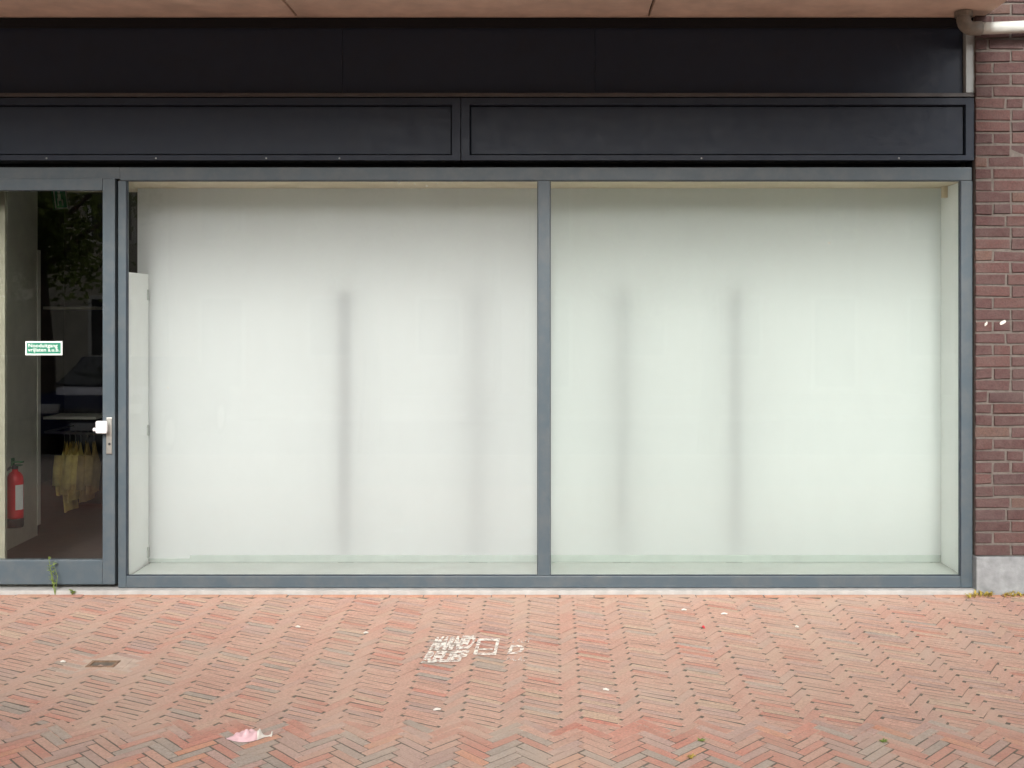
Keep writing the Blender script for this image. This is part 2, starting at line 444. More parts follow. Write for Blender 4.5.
# ------------------------------------------------------------------ lower cladding band: two framed panels
def cladding(x0, x1, label):
    t = thing('cladding_panel', ((x0 + x1) / 2, 0, Z(160)), label, 'panel', 'anthracite cladding panels')
    z0, z1, w, wb = Z(160.5), Z(98.5), .05, .03
    yo, yi = -.018, .006
    def quadframe(ax0, ax1, az0, az1, bx0, bx1, bz0, bz1, ya, yb, nm):
        o = MB()
        A = [(ax0, ya, az0), (ax1, ya, az0), (ax1, ya, az1), (ax0, ya, az1)]
        B = [(bx0, yb, bz0), (bx1, yb, bz0), (bx1, yb, bz1), (bx0, yb, bz1)]
        return A, B
    o = MB()
    O = [(x0, yo, z0), (x1, yo, z0), (x1, yo, z1), (x0, yo, z1)]
    I = [(x0 + w, yo, z0 + wb), (x1 - w, yo, z0 + wb), (x1 - w, yo, z1 - .04), (x0 + w, yo, z1 - .04)]
    J = [(x0 + w + .004, yi, z0 + wb + .004), (x1 - w - .004, yi, z0 + wb + .004), (x1 - w - .004, yi, z1 - .044), (x0 + w + .004, yi, z1 - .044)]
    K = [(a, .14, c) for a, b, c in O]
    o.add(O + I + J + K, [(i, (i + 1) % 4, 4 + (i + 1) % 4, 4 + i) for i in range(4)] +
          [(4 + i, 4 + (i + 1) % 4, 8 + (i + 1) % 4, 8 + i) for i in range(4)] +
          [(12 + i, 12 + (i + 1) % 4, (i + 1) % 4, i) for i in range(4)])
    o.build('panel_frame', M['clad'], t)
    MB().box(x0 + w + .009, x1 - w - .009, yi, yi + .02, z0 + wb + .009, z1 - .049, .002).build('inset_panel', M['clad'], t)
    return t
c1 = cladding(-3.55, X(461) - .003, 'anthracite framed cladding panel over the door and left pane')
c2 = cladding(X(461) + .003, X(973), 'anthracite framed cladding panel over the right window pane')
for px, par in ((48, c1), (157, c1), (267, c1), (340, c1), (701, c2), (898, c2)):
    MB().tube([(X(px), -.0185, Z(158.6)), (X(px), -.022, Z(158.6))], [.006, .004], 8).build('screw', M['alu'], par)
MB().box(-3.55, 2.80, .14, .17, Z(160), Z(98), 0).build('backing', M['gap'], c1)

# ------------------------------------------------------------------ shop window: frame and panes
zh0, zh1 = Z(180.5), Z(167)
t = thing('shop_window', (.2, .04, .024), 'wide two pane shop window in a blue grey metal frame', 'window')
fb = .004
def fr(nm, x0, x1, z0, z1, y0=0, y1=.05, par=None, b=fb): return MB().box(x0, x1, y0, y1, z0, z1, b).build(nm, M['frame'], par or t)
fr('head_rail', X(120), X(972), zh0, zh1 - .001)
fr('jamb', X(118), X(126), .026, zh0 - .001)
fr('mullion', X(538), X(550), Z(576) + .001, zh0 - .001, -.002)
fr('jamb', X(961), X(972.6), .026, zh0 - .001)
MB().box(X(972.8), xb - .004, .01, .12, .03, Z(98), 0).build('side_gap', M['gap'], t)
fr('sill_rail', X(126) + .001, X(961) - .001, .026, Z(576))
for a, b in ((126, 538), (550, 961)):
    p = MB().box(X(a) + .001, X(b) - .001, .016, .024, Z(576) + .001, zh0 - .001).build('glass_pane', M['glass'] if a == 126 else M['glass_tint'], t)
    bd = MB()
    for q in ((X(a), X(a) + .006, Z(576), zh0), (X(b) - .006, X(b), Z(576), zh0), (X(a) + .006, X(b) - .006, Z(576), Z(576) + .006), (X(a) + .006, X(b) - .006, zh0 - .006, zh0)):
        bd.box(q[0] + .0008, q[1] - .0008, .006, .0152, q[2] + .0015, q[3] - .0015)
    bd.build('gasket', M['black'] if False else M['clad'], p)
for px, py, s in ((399, 182.5, .012), (415, 184, .007), (420, 189, .006), (427, 186, .009), (437, 184, .006), (300, 181.8, .005), (462, 182, .006), (829, 243, .012), (884, 387, .006), (168, 388, .01)):
    o = MB(); p = at(px, py, .014)
    ring = [(p.x + math.cos(a) * s * rnd.uniform(.4, 1), .014, p.z + math.sin(a) * s * rnd.uniform(.3, .9)) for a in [i * math.pi / 3 for i in range(6)]]
    o.add(ring + [(x_, .0158, z_) for x_, y_, z_ in ring], [tuple(range(6))] + [(i, (i + 1) % 6, 6 + (i + 1) % 6, 6 + i) for i in range(6)])
    o.build('paint_speck', M['paper'], t)

# ------------------------------------------------------------------ glass door on the left
zt_ = thing('threshold', (0, 0, 0), 'thin pale stone threshold strip under window and door', 'threshold')
MB().box(-3.56, X(974), -.056, .13, -.03, .0225, .004).build('stone_strip', M['sill'], zt_)
d = thing('shop_door', (X(116), 0, .045), 'blue grey metal framed glass door at the left of the shop front', 'door')
fr('head_rail', -3.56, X(120) - .001, zh0 + .01, zh1 - .001, 0, .05, d)
fr('jamb', -3.56, -3.47, .026, zh0 + .009, 0, .05, d)
ds = (-3.455, -3.37)
fr('stile', ds[0], ds[1], Z(584), Z(178.3), -.012, .05, d, .005)
fr('stile', X(103.2), X(115.6), Z(584), Z(178.3), -.012, .05, d, .005)
fr('top_rail', ds[1] + .001, X(103.2) - .001, Z(190.5), Z(178.3), -.010, .05, d)
fr('bottom_rail', ds[1] + .001, X(103.2) - .001, Z(584), Z(560), -.010, .05, d)
MB().box(X(116), X(118), .03, .09, .03, zh0).build('door_gap', M['gap'], d)
pane = MB().box(ds[1] + .001, X(103.2) - .001, .018, .026, Z(560) + .001, Z(190.5) - .001).build('glass_pane', M['glass_door'], d)
# lock plate and knob
pl = at(109, 436, -.014)
lp = MB().box(at(106.6, 0, -.014).x, at(112.2, 0, -.014).x, -.022, -.012, at(0, 454, -.02).z, at(0, 417.5, -.02).z, .004).build('lock_plate', M['steel'], d)
kz = at(0, 427, -.05).z
o = MB().tube([(at(105.5, 0, -.03).x, -.022, kz), (at(105.5, 0, -.03).x, -.05, kz)], .011, 12)
x0, x1 = at(96, 0, -.06).x, at(107.5, 0, -.06).x
o.box(x0, x1, -.075, -.05, kz - .038, kz + .038, .012)
o.tube([(x0 + .004, -.06, kz - .014), (x0 - .012, -.06, kz - .015), (x0 - .018, -.06, kz - .015)], [.008, .012, .007], 10)
o.build('door_knob', M['knob'], d)
MB().tube([(at(109.6, 0, -.02).x, -.0235, at(0, 444, -.02).z), (at(109.6, 0, -.02).x, -.0225, at(0, 444, -.02).z)], .008, 12).build('lock_cylinder', M['black'], lp)
# green notice stuck on the door glass
st = thing('sticker', at(44, 348, .016), 'green rectangular sticker with white border and lettering on the door glass', 'sticker')
a, b_ = at(25.4, 355.2, .016), at(62.4, 341.2, .016)
MB().box(a.x, b_.x, .0155, .0172, a.z, b_.z).build('border', M['signwhite'], st)
MB().box(a.x + .010, b_.x - .010, .0147, .0155, a.z + .010, b_.z - .010).build('green_field', M['green'], st)
w, h = b_.x - a.x, b_.z - a.z
text_mb(['Nooduitgang', 'vrijlaten a.u.b.'], lambda u, v: (a.x + .017 + u * (w - .034), .0140, a.z + .015 + v * (h - .030)), bold=.012).build('lettering', M['signwhite'], st)

# ------------------------------------------------------------------ display bay behind the glass
YS = .42                                                   # the backdrop stands 42 cm behind the glass line
zf = at(0, 576.5, .05).z
fl = MB().box(-2.352, 2.78, .052, YS - .004, zf - .05, zf + .004, .002).build('display_plinth', M['floorboard'])
tag(fl, 'low pale plinth along the bottom of the display window', 'plinth')
zc = zh0 + .004
ce = MB().box(-3.0, 2.80, .052, .66, zc, zc + .04, .002).build('display_ceiling', M['ceil'])
tag(ce, 'cream board closing the display bay along its top', 'board')
xs0, xs1 = at(137.5, 0, YS).x, at(941, 0, YS).x
n = 60; o = MB(); vs = []
for j in range(n + 1):
    for i in range(n * 2 + 1):
        x_ = xs0 + (xs1 - xs0) * i / (2 * n); z_ = zf + .03 + (zc - .002 - zf - .03) * j / n
        y_ = YS + .004 * noise.noise(Vector((x_ * 1.1, 3, z_ * .5))) + .0015 * noise.noise(Vector((x_ * 5, 9, z_ * 2)))
        vs.append((x_, y_, z_))
W_ = 2 * n + 1
o.add(vs, [(j * W_ + i, j * W_ + i + 1, (j + 1) * W_ + i + 1, (j + 1) * W_ + i) for j in range(n) for i in range(2 * n)])
bd = o.build('backdrop', M['sheet'], smooth=True)
tag(bd, 'tall white translucent backdrop sheet hanging behind both window panes', 'backdrop')
sk = MB().box(xs0 + .07, xs1, YS - .002, YS + .012, zf + .004, zf + .052, .002).build('backdrop_rail', M['railgrey'])
tag(sk, 'pale grey rail along the foot of the white backdrop', 'rail')
zr = at(0, 272, .06).z
rw = thing('half_partition', (-2.37, .2, zf), 'white half height side panel at the left end of the display window', 'panel')
MB().box(-2.392, -2.366, .053, YS - .006, .06, zr, .003).build('board', M['white'], rw)
for py in (295, 430, 552):
    p = at(147, py, YS - .01)
    MB().box(-2.366, -2.360, YS - .035, YS - .010, p.z - .035, p.z + .035, .002).build('hinge', M['floorboard'], rw)
ew = tag(MB().box(2.767, 2.79, .053, .8, .05, zc - .002, .002).build('end_panel', M['white']), 'white full height side panel closing the right end of the display window', 'panel')
br = tag(MB().box(2.735, 2.766, .30, .335, zc - .075, zc - .004, .003).build('bracket', M['ceil']), 'small cream bracket in the top right corner of the display window', 'bracket')
# posts behind the sheet; unseen white partition made full height to brighten its top
zp = at(0, 291, .5).z
for px, dist, w in ((345, .014, .10), (478, .055, .12), (622, .042, .115), (735, .026, .10)):
    p = at(px, 0, YS + dist)
    o = MB().box(p.x - w/2, p.x + w/2, YS + dist, YS + dist + .06, .02, zp, .012).build('post', M['post'])
    tag(o, 'upright post showing as a soft grey band through the white backdrop', 'post', 'posts behind the backdrop')
bp = tag(MB().box(-2.36, 2.765, .62, .65, .02, zc - .003, .003).build('bounce_partition', M['white']), 'unseen white partition behind the backdrop, raised to bounce light into it', 'partition')

# ------------------------------------------------------------------ the shop interior seen through the door
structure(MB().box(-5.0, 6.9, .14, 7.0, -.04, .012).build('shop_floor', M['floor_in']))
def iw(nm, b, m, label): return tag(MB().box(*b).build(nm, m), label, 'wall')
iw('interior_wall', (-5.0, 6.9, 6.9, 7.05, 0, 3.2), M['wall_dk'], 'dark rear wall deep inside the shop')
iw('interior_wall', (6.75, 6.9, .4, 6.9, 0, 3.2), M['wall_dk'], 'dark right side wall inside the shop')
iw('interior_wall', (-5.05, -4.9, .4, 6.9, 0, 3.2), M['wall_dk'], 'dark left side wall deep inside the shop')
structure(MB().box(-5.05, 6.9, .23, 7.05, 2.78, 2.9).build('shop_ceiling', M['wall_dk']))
xe = at(7, 0, .26).x
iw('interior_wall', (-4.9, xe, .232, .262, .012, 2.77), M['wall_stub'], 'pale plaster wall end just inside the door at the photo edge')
w0, w1 = Vector((-3.60, .42, 0)), Vector((-3.68, 1.69, 0))
o = MB(); o.add([(w0.x, w0.y, .012), (w1.x, w1.y, .012), (w1.x, w1.y, 2.78), (w0.x, w0.y, 2.78), (w0.x - .1, w0.y, .012), (w1.x - .1, w1.y, .012), (w1.x - .1, w1.y, 2.78), (w0.x - .1, w0.y, 2.78)],
                [(0, 1, 2, 3), (7, 6, 5, 4), (1, 5, 6, 2), (4, 0, 3, 7), (3, 2, 6, 7)])
tag(o.build('interior_wall', M['wall_in']), 'grey plaster side wall behind the red fire extinguisher', 'wall')
su = thing('cabinet', at(32, 536, 1.7), 'pale narrow cabinet side with a thin upright edge beside the extinguisher', 'cabinet')
ya = 1.7
MB().box(at(25, 0, ya).x, at(36.6, 0, ya).x, ya + .002, ya + .03, at(0, 506, ya).z, at(0, 262, ya).z, .003).build('side_panel', M['wall_in'], su)
MB().box(at(36.7, 0, ya).x, at(39, 0, ya).x, ya - .02, ya + .03, at(0, 525, ya).z, at(0, 250, ya).z, .003).build('edge_post', M['wall_lt'], su)
MB().box(at(26, 0, ya).x, at(36.6, 0, ya).x, ya + .005, ya + .03, .012, at(0, 507, ya).z, .003).build('base', M['wall_dk'], su)
ys = 2.75
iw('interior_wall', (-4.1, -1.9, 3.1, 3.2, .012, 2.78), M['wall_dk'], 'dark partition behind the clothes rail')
for py, nm, lb in ((308, 'upper', 'pale shelf board high above the yellow garments'), (418, 'lower', 'pale shelf board just above the clothes rail')):
    p0, p1 = at(43, py, ys), at(96, py, ys)
    tag(MB().box(p0.x, p1.x, ys, ys + .35, p0.z - .012, p0.z + .012, .002).build('shelf', M['wall_lt']), lb, 'shelf')
p0, p1 = at(45, 432, 2.55), at(101, 434, 2.55)
cr = thing('clothes_rail', (p0 + p1) / 2, 'thin steel clothes rail holding the yellow garments', 'clothes rail')
MB().tube([p0, p1], .012, 10).build('rail', M['steel'], cr)
for q in (p0, p1): MB().tube([q, (q.x, 3.1, q.z)], .010, 8).build('bracket', M['steel'], cr)
def garment(px, wid, length, dep, m, label, seed):
    p = at(px, 434, 2.55); rg = random.Random(seed)
    t = thing('garment', p, label, 'garment', 'yellow garments on the rail')
    o = MB(); nu, nv = 28, 16; vs = []
    for j in range(nv + 1):
        v = j / nv
        zz = p.z - .055 - v * length
        dw = dep * min(1, .25 + 1.9 * v) if v < .4 else dep * (1 + .08 * v)
        for i in range(nu):
            a = 2 * math.pi * i / nu
            fold = 1 + (.16 + .18 * v) * math.sin(a * 5 + seed) * (.4 + v) + .15 * math.sin(a * 9 + seed * 2)
            th = wid * (.55 + .5 * v) * fold
            vs.append((p.x + th * math.cos(a) + .012 * math.sin(v * 5 + seed), 2.55 + dw * math.sin(a), zz + .006 * math.sin(a * 3 + seed) * v - (abs(math.sin(a)) ** 1.5) * .10 * (1 - v)))
    o.add(vs, [(j * nu + i, j * nu + (i + 1) % nu, (j + 1) * nu + (i + 1) % nu, (j + 1) * nu + i) for j in range(nv) for i in range(nu)] + [tuple(range(nu))])
    # sleeve hanging at the near side
    o.tube([(p.x, 2.55 - dep * .8, p.z - .17), (p.x + wid * .3, 2.55 - dep * 1.02, p.z - .30), (p.x - wid * .2, 2.55 - dep * 1.0, p.z - .17 - length * .55)], [.035, .04, .036], 8)
    o.build('fabric', m, t, smooth=True)
    MB().tube([(p.x, 2.55, p.z - .07), (p.x, 2.55, p.z - .02), (p.x, 2.535, p.z + .012), (p.x, 2.55, p.z + .022), (p.x, 2.565, p.z + .012)], .003, 6).build('hanger', M['steel'], t)
for i, (px, wd, ln, dp, m) in enumerate(((64.5, .020, .44, .14, 'yellow'), (70, .017, .58, .12, 'yellow'), (75.5, .019, .49, .16, 'yellow'), (81, .017, .42, .13, 'yellow'), (88, .017, .50, .14, 'ochre'), (94, .014, .44, .12, 'ochre'))):
    lb = ('leftmost mustard yellow garment on the clothes rail', 'longest mustard yellow garment, second from left on the rail', 'mustard yellow garment at the middle of the bunch on the rail',
          'mustard garment fourth from left, beside the darker pair', 'darker ochre garment next to the mustard ones', 'rightmost dark ochre garment nearest the door lock')[i]
    garment(px, wd, ln, dp, M[m], lb, i + 1.3)
# fire extinguisher
pe = at(15, 527, .6); zt2 = at(0, 458, .6).z
fe = thing('fire_extinguisher', pe, 'red fire extinguisher with black base and green valve on the wall inside the door', 'fire extinguisher')
H = zt2 - pe.z; r = .053; EY = .6
MB().lathe([(r * .96, pe.z), (r, pe.z + .01), (r, pe.z + H * .13)], pe.x, .6, 24).build('base_ring', M['black'], fe, smooth=False)
MB().lathe([(r * .98, pe.z + H * .132), (r, pe.z + H * .16), (r, pe.z + H * .66), (r * .93, pe.z + H * .73), (r * .7, pe.z + H * .78), (r * .35, pe.z + H * .81), (r * .33, pe.z + H * .84)], pe.x, .6, 24).build('cylinder', M['red'], fe, smooth=True)
o = MB().lathe([(.020, pe.z + H * .842), (.020, pe.z + H * .90)], pe.x, .6, 12)
o.build('valve', M['black'], fe)
hd = MB().box(pe.x - .02, pe.x + .055, EY - .015, EY + .015, pe.z + H * .93, pe.z + H * .955, .004); hd.box(pe.x - .02, pe.x + .045, EY - .015, EY + .015, pe.z + H * .885, pe.z + H * .905, .004)
hd.box(pe.x - .022, pe.x - .008, EY - .015, EY + .015, pe.z + H * .885, pe.z + H * 1.0, .004)
hd.build('lever', M['green_dk'], fe)
MB().tube([(pe.x - .02, EY - .01, pe.z + H * .87), (pe.x - .06, EY - .03, pe.z + H * .80), (pe.x - .068, EY - .03, pe.z + H * .5), (pe.x - .064, EY - .03, pe.z + H * .25)], .009, 8).build('hose', M['black'], fe)
lab = MB(); vs = []
for z_ in (pe.z + H * .26, pe.z + H * .62):
    for i in range(6):
        a = R(-62 + 13 * i); vs.append((pe.x + (r + .001) * math.cos(a), EY + (r + .001) * math.sin(a), z_))
lab.add(vs, [(i, i + 1, 7 + i, 6 + i) for i in range(5)])
lab.build('label_band', M['signwhite'], fe)
# hanging exit sign
ex = thing('exit_sign', at(59, 199, 2.0), 'green emergency exit sign hanging from the ceiling inside the door', 'sign')
c = at(59, 196, 2.0)
o = MB().box(-.09, .09, -.015, .015, -.11, .10, .003).build('sign_box', M['green'], ex); o.matrix_parent_inverse = Matrix(); 
q = MB().box(-.09, -.075, -.0165, -.0152, -.108, .098); q.box(.078, .09, -.0165, -.0152, -.108, .098); q.box(-.075, .078, -.0165, -.0152, -.108, -.098)
q.box(-.03, .0, -.0165, -.0152, .02, .05); q.box(-.035, .005, -.0165, -.0152, -.04, .015); q.box(-.05, -.035, -.0165, -.0152, -.08, -.02); q.box(.01, .03, -.0165, -.0152, -.08, -.03)
q = q.build('pictogram', M['signwhite'], ex); q.matrix_parent_inverse = Matrix()
q = MB().tube([(0, 0, .1), (0, 0, 2.78 - c.z)], .006, 8).build('hanger_rod', M['steel'], ex); q.matrix_parent_inverse = Matrix()
ex.scale = (.62, 1, .95); ex.location = c; ex.rotation_euler = (0, R(-8), R(58))

# ------------------------------------------------------------------ drain pipe at top right
dp = thing('drain_pipe', at(963, 14, -.12), 'pale plastic drain pipe bending from the balcony and running over the brick wall', 'pipe')
yq = -.13
pa = at(963.5, 28, yq); zq = at(0, 28.5, yq).z
pts = [(pa.x, yq, ZS + .03), (pa.x, yq, ZS - .015)] 
R_ = .055
for i in range(1, 9):
    a = math.pi / 2 * i / 8
    pts.append((pa.x + R_ * (1 - math.cos(a)), yq, zq + R_ - R_ * math.sin(a)))
pts.append((pa.x + R_ + .05, yq, zq + .001))
MB().tube(pts, .042, 18).build('elbow', M['pvc_old'], dp, smooth=True)
MB().tube([(pa.x, yq, ZS - .004), (pa.x, yq, ZS - .035)], .052, 18).build('collar', M['pvc_old'], dp, smooth=False)
MB().tube([(pa.x + R_ + .03, yq, zq + .001), (pa.x + R_ + .13, yq, zq + .003), (6.5, yq, zq + .16)], [.036, .036, .036], 18).build('straight_pipe', M['pvc'], dp, smooth=True)
for xx in (3.5, 5.2):
    zz = zq + .16 * (xx - pa.x) / (6.5 - pa.x)
    MB().box(xx - .012, xx + .012, yq - .043, YF, zz - .043, zz + .043, .004).build('clamp', M['alu'], dp)

# ------------------------------------------------------------------ small things on the pavement
dc = thing('drain_cover', (DRAIN.x, DRAIN.y, DRAIN.z), 'small rusty drain lid set in dusty concrete in the paving at left', 'drain cover')
zz = DRAIN.z
def slope_box(mb, x0, x1, y0, y1, h0, h1):
    vs = [(x, y, gz(y) + h) for h in (h0, h1) for y in (y0, y1) for x in (x0, x1)]
    return mb.add(vs, [(0, 2, 3, 1), (4, 5, 7, 6), (0, 1, 5, 4), (1, 3, 7, 5), (3, 2, 6, 7), (2, 0, 4, 6)])
o = MB(); X0, Y0 = DRAIN.x, DRAIN.y
for q in ((-.12, -.07, -.10, .10), (.07, .12, -.10, .10), (-.07, .07, -.10, -.045), (-.07, .07, .045, .10)):
    slope_box(o, X0 + q[0], X0 + q[1], Y0 + q[2], Y0 + q[3], -.02, -.0012 + rnd.uniform(0, .001))
slope_box(o, X0 - .19, X0 + .19, Y0 - .15, Y0 - .101, -.02, -.0016); slope_box(o, X0 - .19, X0 + .19, Y0 + .101, Y0 + .15, -.02, -.0016)
slope_box(o, X0 - .19, X0 - .121, Y0 - .1, Y0 + .1, -.02, -.0016); slope_box(o, X0 + .121, X0 + .19, Y0 - .1, Y0 + .1, -.02, -.0016)
o.build('collar', M['tan'], dc)
o = MB()
for q in ((-.07, .07, .030, .045), (-.07, .07, -.045, -.030), (-.07, -.055, -.03, .03), (.055, .07, -.03, .03)):
    slope_box(o, X0 + q[0], X0 + q[1], Y0 + q[2], Y0 + q[3], -.02, .003)
o.build('rim', M['rust'], dc)
slope_box(MB(), X0 - .055, X0 + .055, Y0 - .03, Y0 + .03, -.02, -.004).build('lid', M['rust'], dc)

# worn white stencil
def gmap(bl, br, tl):
    a, b, c = ground(*bl), ground(*br), ground(*tl)
    def f(u, v):
        x, y = a.x + (b.x - a.x) * u + (c.x - a.x) * v, a.y + (b.y - a.y) * u + (c.y - a.y) * v
        return (x, y, gz(y) + .0055)
    return f
sm = thing('stencil_marking', ground(475, 652), 'worn white stencilled lettering and box on the brick paving', 'marking')
text_mb(['MARNED'], gmap((428.5, 651.5), (471, 650), (437, 637.5)), bold=.06).build('lettering', M['stencil'], sm)
text_mb(['RELIEF'], gmap((421, 664), (464, 662.5), (428, 652.5)), bold=.06).build('lettering', M['stencil'], sm)
f = gmap((473, 656), (496, 656), (478, 639.5)); o = MB()
for (u0, u1, v0, v1) in ((0, 1, 0, .14), (0, 1, .86, 1), (0, .16, .14, .86), (.86, 1, .14, .86), (.2, .8, .30, .38)):
    o.add([f(u0, v0), f(u1, v0), f(u1, v1), f(u0, v1)], [(0, 1, 2, 3)])
o.build('box_outline', M['stencil'], sm)
text_mb(['D'], gmap((507, 655), (522, 655), (511, 646)), bold=.03).build('emblem', M['stencil'], sm)
text_mb(['LAUT'], gmap((512, 644), (530, 644), (514, 639.5)), bold=.01).build('lettering', M['stencil_faint'], sm)
text_mb(['PALAT'], gmap((506, 662), (526, 662), (508, 657.5)), bold=.01).build('lettering', M['stencil_faint'], sm)

# crumpled pink bag
p = ground(249, 740)
pk = thing('plastic_bag', p, 'crumpled pale pink plastic scrap lying on the paving near the front', 'litter')
def crumple(x0, x1, y0, wid, hgt, prof, sd, nm, m, rough=1.0):
    o = MB(); nx_, ny_ = 30, 14; vs = []
    for j in range(ny_ + 1):
        for i in range(nx_ + 1):
            u, v = i / nx_, 2 * j / ny_ - 1
            k = prof(u)
            q = Vector((u * 3.2 + sd, v * 1.8, sd))
            fold = abs(noise.noise(q)) * 1.1 + .35 * abs(noise.noise(q * 2.7))
            x_ = x0 + u * (x1 - x0) + .006 * noise.noise(q * 1.7)
            y_ = y0 + v * wid * k + .02 * u
            h_ = .004 + hgt * k * max(0, 1 - v * v) * (.45 + rough * fold)
            vs.append((x_, y_, gz(y_) + h_))
    W2 = nx_ + 1
    o.add(vs, [(j * W2 + i, j * W2 + i + 1, (j + 1) * W2 + i + 1, (j + 1) * W2 + i) for j in range(ny_) for i in range(nx_)])
    o.build(nm, m, pk, smooth=True)
crumple(p.x - .092, p.x + .048, p.y, .042, .034, lambda u: max(.03, math.sin(math.pi * min(1, u ** 1.25 * .93 + .01)) ** .8), 2.3, 'bag_body', M['pink'])
crumple(p.x + .034, p.x + .088, p.y + .014, .026, .034, lambda u: max(.12, .5 + .5 * math.cos(u * 5)) * (1 - .3 * u), 7.1, 'torn_end', M['paper'], 1.5)
# little white scraps
for i, (px, py, s) in enumerate(((684, 611, .014), (724, 615, .018), (366, 634, .012), (298, 628, .013), (437, 711, .016), (63, 663, .011), (606, 691, .014), (797, 628, .009))):
    if not s: continue
    p = ground(px, py); z_ = p.z + .004; a = rnd.uniform(-.4, .4)
    o = MB().tube([(p.x - s * math.cos(a), p.y - s * math.sin(a), z_ + .003), (p.x, p.y, z_ + .005), (p.x + s * math.cos(a), p.y + s * math.sin(a), z_ + .002)], [.004, .006, .004], 7)
    tag(o.build('litter_scrap', M['paper']), 'tiny white litter scrap lying on the red paving bricks', 'litter', 'white litter scraps')
p = ground(703, 628)
o = MB(); ring = [(p.x + .016 * math.cos(a) * rnd.uniform(.6, 1), p.y + .022 * math.sin(a) * rnd.uniform(.6, 1), p.z + .006 + .006 * math.sin(2 * a)) for a in [i * math.pi / 4 for i in range(8)]]
o.add(ring + [(p.x, p.y, p.z + .013)], [(i, (i + 1) % 8, 8) for i in range(8)])
tag(o.build('petal', M['petal']), 'tiny bright red scrap on the paving before the right pane', 'litter')
# weeds
def leaf(o, p, d, l, w, bend=.3):
    d = Vector(d).normalized(); s = d.cross(Vector((0, 0, 1)));
    s = s.normalized() if s.length > .01 else Vector((1, 0, 0))
    m1 = p + d * l * .5 + Vector((0, 0, bend * l * .3)); e = p + d * l - Vector((0, 0, bend * l * .3))
    o.add([p, m1 + s * w, e, m1 - s * w, m1 + Vector((0, 0, .002))], [(0, 1, 4), (1, 2, 4), (2, 3, 4), (3, 0, 4)])
def weed(px, py, height, nst, label, spread=.4, m='weed', nleaf=7, lw=.008):
    p = ground(px, py)
    if p.y > -.062: p = Vector((at(px, py, -.062).x, -.062, gz(-.062)))
    t = thing('weed', p, label, 'weed'); o = MB(); lf = MB()
    for k in range(nst):
        a = rnd.uniform(0, 6.28); h_ = height * rnd.uniform(.55, 1)
        tip = p + Vector((math.cos(a) * spread * h_ * .5, math.sin(a) * spread * h_ * .3, h_)); mid = p.lerp(tip, .5) + Vector((rnd.gauss(0, .008), 0, .01))
        o.tube([p, mid, tip], [.0022, .0018, .001], 5)
        for q in range(nleaf):
            f = rnd.uniform(.15, 1); b = p.lerp(tip, f); aa = rnd.uniform(0, 6.28)
            leaf(lf, b, (math.cos(aa), math.sin(aa), .5), rnd.uniform(.02, .045) * (.6 + height), lw)
    o.build('stem', M[m], t); lf.build('leaves', M[m], t)
weed(55, 591, .24, 4, 'tall thin weed growing at the foot of the glass door', .35, 'weed', 8, .007)
weed(72, 591, .03, 3, 'tiny weed tuft right of the tall weed at the door', 1.2, 'weed', 5)
weed(701, 742, .010, 3, 'low green weed between paving bricks in front of the right pane', 1.6, 'weed', 4, .004)
weed(691, 759, .012, 3, 'yellowish weed tuft at the bottom edge of the paving', 1.6, 'moss', 5, .004)
weed(883, 743, .009, 3, 'low green weed in the paving near the brick wall', 1.6, 'weed', 4, .004)
for px0, px1, lb in ((965, 992, 'yellow moss tuft at the left corner of the concrete plinth'), (1004, 1040, 'yellow moss tuft along the plinth at the right photo edge')):
    o = MB()
    for k in range(90):
        px = rnd.uniform(px0, px1); p = at(px, 590, YF - .03 - rnd.uniform(0, .05)); p.z = gz(p.y) + .002
        if px < 974: p.y -= .03
        aa = rnd.uniform(0, 6.28)
        leaf(o, p, (math.cos(aa), math.sin(aa), rnd.uniform(.5, 2)), rnd.uniform(.015, .045), .005)
    tag(o.build('moss', M['moss']), lb, 'moss')

# ------------------------------------------------------------------ the street behind the camera (lights the front and shows in the glass)
def house(x0, x1, h, label, trim='house_trim', wall='house'):
    t = thing('terraced_house', ((x0 + x1) / 2, -21, zk), label, 'house')
    MB().box(x0, x1, -28, -21, zk, h, .02).build('wall', M[wall], t)
    o = MB(); o.add([(x0, -20.7, h), (x1, -20.7, h), (x1, -24.5, h + 2.6), (x0, -24.5, h + 2.6), (x0, -28.3, h), (x1, -28.3, h)], [(0, 1, 2, 3), (3, 2, 5, 4), (0, 3, 4), (1, 5, 2), (0, 4, 5, 1)]); o.build('roof', M['roof'], t)
    nW = int((x1 - x0) / 2.2)
    for fl_ in range(2):
        for i in range(nW):
            cx = x0 + (i + .5) * (x1 - x0) / nW; z0 = zk + .9 + fl_ * 2.9
            dr = fl_ == 0 and i % 3 == 0
            if dr: z0 = zk + .1
            o = MB().box(cx - .6, cx + .6, -21.0, -20.94, z0, zk + 2.5 + fl_ * 2.9, .01)
            w_ = o.build('door' if dr else 'window', M[trim], t)
            MB().box(cx - .5, cx + .5, -20.94, -20.92, z0 + .1, zk + 2.4 + fl_ * 2.9).build('pane', M['house_glass'], w_)
house(-24, -9.6, 5.6, 'pale rendered terraced house across the street, facing the door', 'house_white', 'house_pale')
house(-9.4, -1.2, 5.9, 'brown brick terraced house across the street left of the window')
house(-1, 11, 5.5, 'brown brick terraced house across the street facing the window')
house(11.2, 24, 5.8, 'brown brick terraced house across the street, far right')
